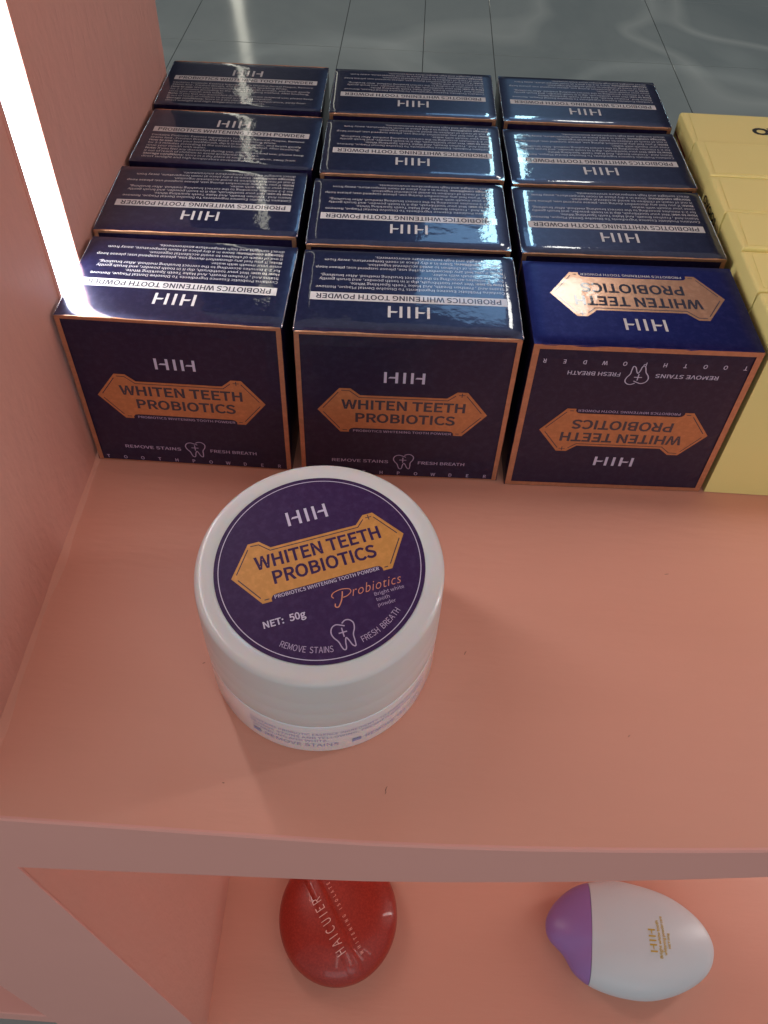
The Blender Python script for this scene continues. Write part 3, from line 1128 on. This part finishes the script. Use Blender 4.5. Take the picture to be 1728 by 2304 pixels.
# raised band that carries the name
V, F = [], []
nU, nV = 40, 6
def band(w0, w1, h_, length):
    V, F = [], []
    for i in range(nU + 1):
        u = -length + 2 * length * i / nU
        for j in range(nV + 1):
            v = w0 + (w1 - w0) * j / nV
            p_ = TD * u + PD * v
            q = math.hypot(p_.x, p_.y)
            k = min(1, (RR * 0.985) / max(q, 1e-6))
            x, y = p_.x * k, p_.y * k
            e = 0.0 if j in (0, nV) else h_
            V.append((x, y, dome(math.hypot(x, y)) + e + 0.03))
    for i in range(nU):
        for j in range(nV):
            a_ = i * (nV + 1) + j
            F.append((a_, a_ + nV + 1, a_ + nV + 2, a_ + 1))
    return V, F


V, F = band(1.4, 11.5, 0.9, 36)
me = mesh("name_band", V, F, M_RED, True)
me.flip_normals()
obj("name_band", me, red)
tx = line("HAICUIER", 0, 34.0, 0, 6.0, -0.002, 1.2)
o0 = Vector((102.2 - 95.2, -84.0 + 62.0, 0))
obj("name_lettering", print_mesh("name_lettering", [tx], red_place(o0.x, o0.y, 1.1), M_REDTEXT), red)
tx = line("WHITENING ISOLATE", 0, 44, 0, 2.1, 0.029, 1.6)
obj("note_lettering", print_mesh("note_lettering", [tx], red_place(113.2 - 95.2, -83.8 + 62, 0.3), M_REDTEXT2), red)

# ---------------------------------------------------------------- white and purple rounded case on the lower shelf
egg = thing(empty("oval_case", (284, -66.0, -399.7)), "satin white oval case with a purple end, lying on the lower shelf", "case")
OUT = [(273, -33.0), (290.6, -34.5), (310.7, -39.8), (326.2, -49.3), (334.0, -59.8), (334.7, -70.3), (327.9, -81.0), (312.2, -90.2),
       (292.1, -95.7), (273.1, -95.3), (256.0, -91.3), (245.2, -84.9), (238.9, -75.4), (231.4, -68.4), (229.1, -62.0), (230.9, -54.6),
       (238.2, -45.8), (252.0, -37.0)]
out = spline([(x - 284, y + 66) for x, y in OUT], 5, True)
bm = bmesh.new()
NZ = 12
TH = 17.0
rings = []
for i in range(-NZ, NZ + 1):
    a = R(90 * i / (NZ + 0.5))
    s_ = math.cos(a) ** 0.8
    rings.append([bm.verts.new((x * s_ * MM, y * s_ * MM, (TH + TH * math.sin(a)) * MM)) for x, y in out])
for i in range(len(rings) - 1):
    k_ = len(out)
    for j in range(k_):
        bm.faces.new([rings[i][j], rings[i][(j + 1) % k_], rings[i + 1][(j + 1) % k_], rings[i + 1][j]])
bm.faces.new(rings[0]); bm.faces.new(rings[-1])
bmesh.ops.recalc_face_normals(bm, faces=bm.faces[:])
cut = (255.5 - 284) * MM
nrm = Vector((1, -0.10, 0.0)).normalized()
for nm, mt, sgn in (("white_shell", M_EGG, 1), ("purple_end", M_CAP, -1)):
    b2 = bm.copy()
    r = bmesh.ops.bisect_plane(b2, geom=b2.verts[:] + b2.edges[:] + b2.faces[:], plane_co=(cut + sgn * 0.00012, 0, 0), plane_no=nrm,
                               clear_inner=(sgn > 0), clear_outer=(sgn < 0))
    obj(nm, from_bm(nm, b2, mt, True), egg)
bm.free()


def egg_place(u, v):
    # reads away from the front of the shelf (+y); print lies on the crown of the case
    ex, ey = 10.8 - v, u - 7.5
    q = math.hypot(ex / 49, ey / 29)
    return (ex, ey, TH + TH * math.sqrt(max(0, 1 - min(1, q) ** 2.5)) + 0.35)


gl = logo(5.6, 0, 12.0, 4.4) + [line("Bright white tooth", -3.3, 16.5, -2.9, 1.7, 0.029), line("whitening powder care", -1.6, 19, -5.8, 1.7, 0.029),
                                 line("NET:50g", 2, 10, -8.6, 1.3, 0.02)]
obj("gold_lettering", print_mesh("gold_lettering", gl, egg_place, M_GOLD), egg)

# ---------------------------------------------------------------- bits of dust on the shelf
V, F = [], []
for (x, y, l_, a) in ((212, -35, 1.6, 10), (117, -112, 2.2, 80), (140.5, -69, 1.4, 60), (57, -78, 0.9, 20), (190, -92, .8, 40), (70, -113, .7, 0)):
    c, s = math.cos(R(a)), math.sin(R(a))
    b = len(V)
    for k in range(5):
        t_ = k / 4 - .5
        w_ = 0.10 * (1 - abs(t_) * 1.2)
        px, py = x + t_ * l_ * c + 0.15 * math.sin(k * 2) * s, y + t_ * l_ * s
        V += [(px + s * w_, py - c * w_, 0.1), (px, py, 0.1 + w_), (px - s * w_, py + c * w_, 0.1)]
    for k in range(4):
        F += [(b + 3 * k, b + 3 * k + 3, b + 3 * k + 4, b + 3 * k + 1), (b + 3 * k + 1, b + 3 * k + 4, b + 3 * k + 5, b + 3 * k + 2)]
o = obj("dust", mesh("dust", V, F, M_DUST), kind="stuff")
o["label"] = "tiny dark specks of dust lying on the pink shelf"
o["category"] = "dust"
